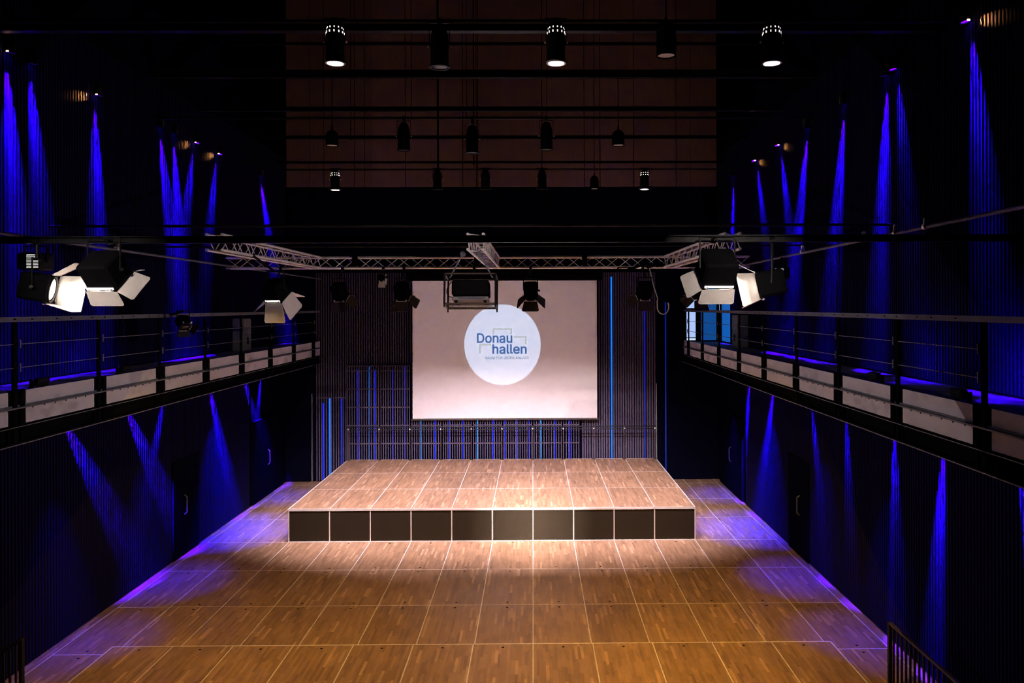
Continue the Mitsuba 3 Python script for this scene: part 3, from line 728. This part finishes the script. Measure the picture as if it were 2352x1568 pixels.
def floor_washer(side, y, pw, lab):
    k = thing('floor_washer', lab, 'wall washer')
    x, z = side * 6.30, 4.70
    p = np.array([x, y, z]); r, u, w = frame_of((side * .97, 0, .22)); M = mat(r, u, w, p)
    put(k, 'housing', moved(cbox(.26, .12, .10, .015, (0, 0, -.05)), M), 'm_blackmetal')
    put(k, 'lens', moved(cbox(.22, .09, .006, .002, (0, 0, .003)), M), 'm_glass_dark', emitter=glow(BLUE, 3))
    put(k, 'bracket', [box(x - .03, x + .03, y + a * .14 - .006, y + a * .14 + .006, 4.586, 4.72) for a in (-1, 1)] + [box(x - .06, x + .06, y - .15, y + .15, 4.586, 4.592)], 'm_blackmetal')
    spot(k + '_beam', p + w * .02, p + w, BLUE, P_WASHER * pw, 50, 4, .8)
floor_washer(1, 9.3, 1.7, 'nearest blue wall washer standing on the right gallery floor')
floor_washer(1, 11.6, .8, 'farther blue wall washer standing on the right gallery floor')
floor_washer(-1, 11.3, .7, 'nearest blue wall washer standing on the left gallery floor')
floor_washer(-1, 13.6, .8, 'farther blue wall washer standing on the left gallery floor')

# ------------------------------------------------------------------ projector in its hanging cage
cg = thing('projector_cage', 'open metal cage hanging before the screen and holding the projector', 'cage')
cx, cyy, cz = -.02, 12.8, 6.03
A = math.radians(-9)
Rm = trimesh.transformations.rotation_matrix(A, (1, 0, 0)); Rm[:3, 3] = (cx, cyy, cz)
cw, cd, chh = .84, .56, .50
def bar(a, b, s=.022):
    a, b = np.array(a, float), np.array(b, float); lo, hi = np.minimum(a, b) - s / 2, np.maximum(a, b) + s / 2
    return moved(box(lo[0], hi[0], lo[1], hi[1], lo[2], hi[2]), Rm)
for sx in (-1, 1):
    for sy in (-1, 1):
        put(cg, 'upright', bar((sx * cw / 2, sy * cd / 2, -chh / 2), (sx * cw / 2, sy * cd / 2, chh / 2), .03), 'm_blackmetal')
        put(cg, 'foot', moved(tube((sx * cw / 2, sy * cd / 2, -chh / 2 - .06), (sx * cw / 2, sy * cd / 2, -chh / 2), .012, 8), Rm), 'm_black', 30)
    put(cg, 'side_plate', moved(box(sx * cw / 2 - .004, sx * cw / 2 + .004, -cd / 2 + .03, -cd / 2 + .13, -chh / 2, chh / 2), Rm), 'm_galv')
    for z in (-1, 1): put(cg, 'side_bar', bar((sx * cw / 2, -cd / 2, z * chh / 2), (sx * cw / 2, cd / 2, z * chh / 2)), 'm_galv')
for sy in (-1, 1):
    for z in (-1, 1): put(cg, 'cross_bar', bar((-cw / 2, sy * cd / 2, z * chh / 2), (cw / 2, sy * cd / 2, z * chh / 2)), 'm_leaf_dark')
put(cg, 'shelf', [bar((-cw / 2, y, -chh / 2), (cw / 2, y, -chh / 2), .02) for y in (-.12, .12)], 'm_leaf_dark')
for sx in (-1, 1):
    put(cg, 'hanger', [tube((cx + sx * .36, cyy, cz + chh / 2 - .02), (cx + sx * .14 + .14 * 0, cyy, 6.66), .014, 8), tube((cx + sx * .14, cyy - .04, 6.66), (cx + sx * .14, cyy + .04, 6.66), .045, 10)], 'm_galv', 30)
pr = thing('projector', 'black projector lying in the hanging cage before the screen', 'projector')
put(pr, 'body', moved(cbox(.62, .46, .26, .03, (0, 0, .03)), Rm), 'm_black')
put(pr, 'base_panel', moved(cbox(.60, .44, .06, .01, (0, 0, -.15)), Rm), 'm_grille')
put(pr, 'lens_barrel', moved(tube((0, .22, .02), (0, .30, .02), .06, 16), Rm), 'm_blackmetal', 30)
put(pr, 'connector_plate', moved(box(-.2, .24, -.232, -.228, -.17, -.125), Rm), 'm_galv')
put(pr, 'foot', [moved(cbox(.05, .05, .035, .005, (a * .24, b * .16, -.195)), Rm) for a in (-1, 1) for b in (-1, 1)], 'm_black')
put(cg, 'cable_loop', path([(cx - .30, cyy - .3, cz + .16), (cx - .37, cyy - .31, cz + .05), (cx - .38, cyy - .31, cz - .03), (cx - .34, cyy - .3, cz - .09), (cx - .29, cyy - .28, cz - .10)], .008), 'm_black')

# ------------------------------------------------------------------ cables on the truss and the cable loop
cb = thing('cable_bundle', 'tangle of black cables lying on the right part of the cross truss', 'cables')
rng = np.random.default_rng(3)
ms = []
for j in range(9):
    xs = np.linspace(2.9 + rng.random() * .5, 5.7, 16)
    zs = 6.63 + .05 * rng.random(16) + .10 * np.abs(np.sin(xs * (2 + j * .3) + j)) * (xs > 3.4)
    ys = YT - .16 - .05 * rng.random(16)
    ms += path(np.stack([xs, ys, zs], 1).tolist(), .011, 5)
put(cb, 'strand', ms, 'm_black', kind='stuff')
lp = thing('cable_loop', 'bright cable loop hanging at the right stage light of the cross truss', 'cable')
th = np.linspace(-.4, math.pi + .55, 15)
pts = [(3.70, 17.46, 6.64), (3.72, 17.0, 6.22)] + [(3.92 + .13 * math.cos(math.pi + t) * 1.0, 16.95, 5.76 - .17 * math.sin(t) + .12 * (t < 0)) for t in th]
put(lp, 'cord', path(pts, .013, 6), 'm_white', 30)
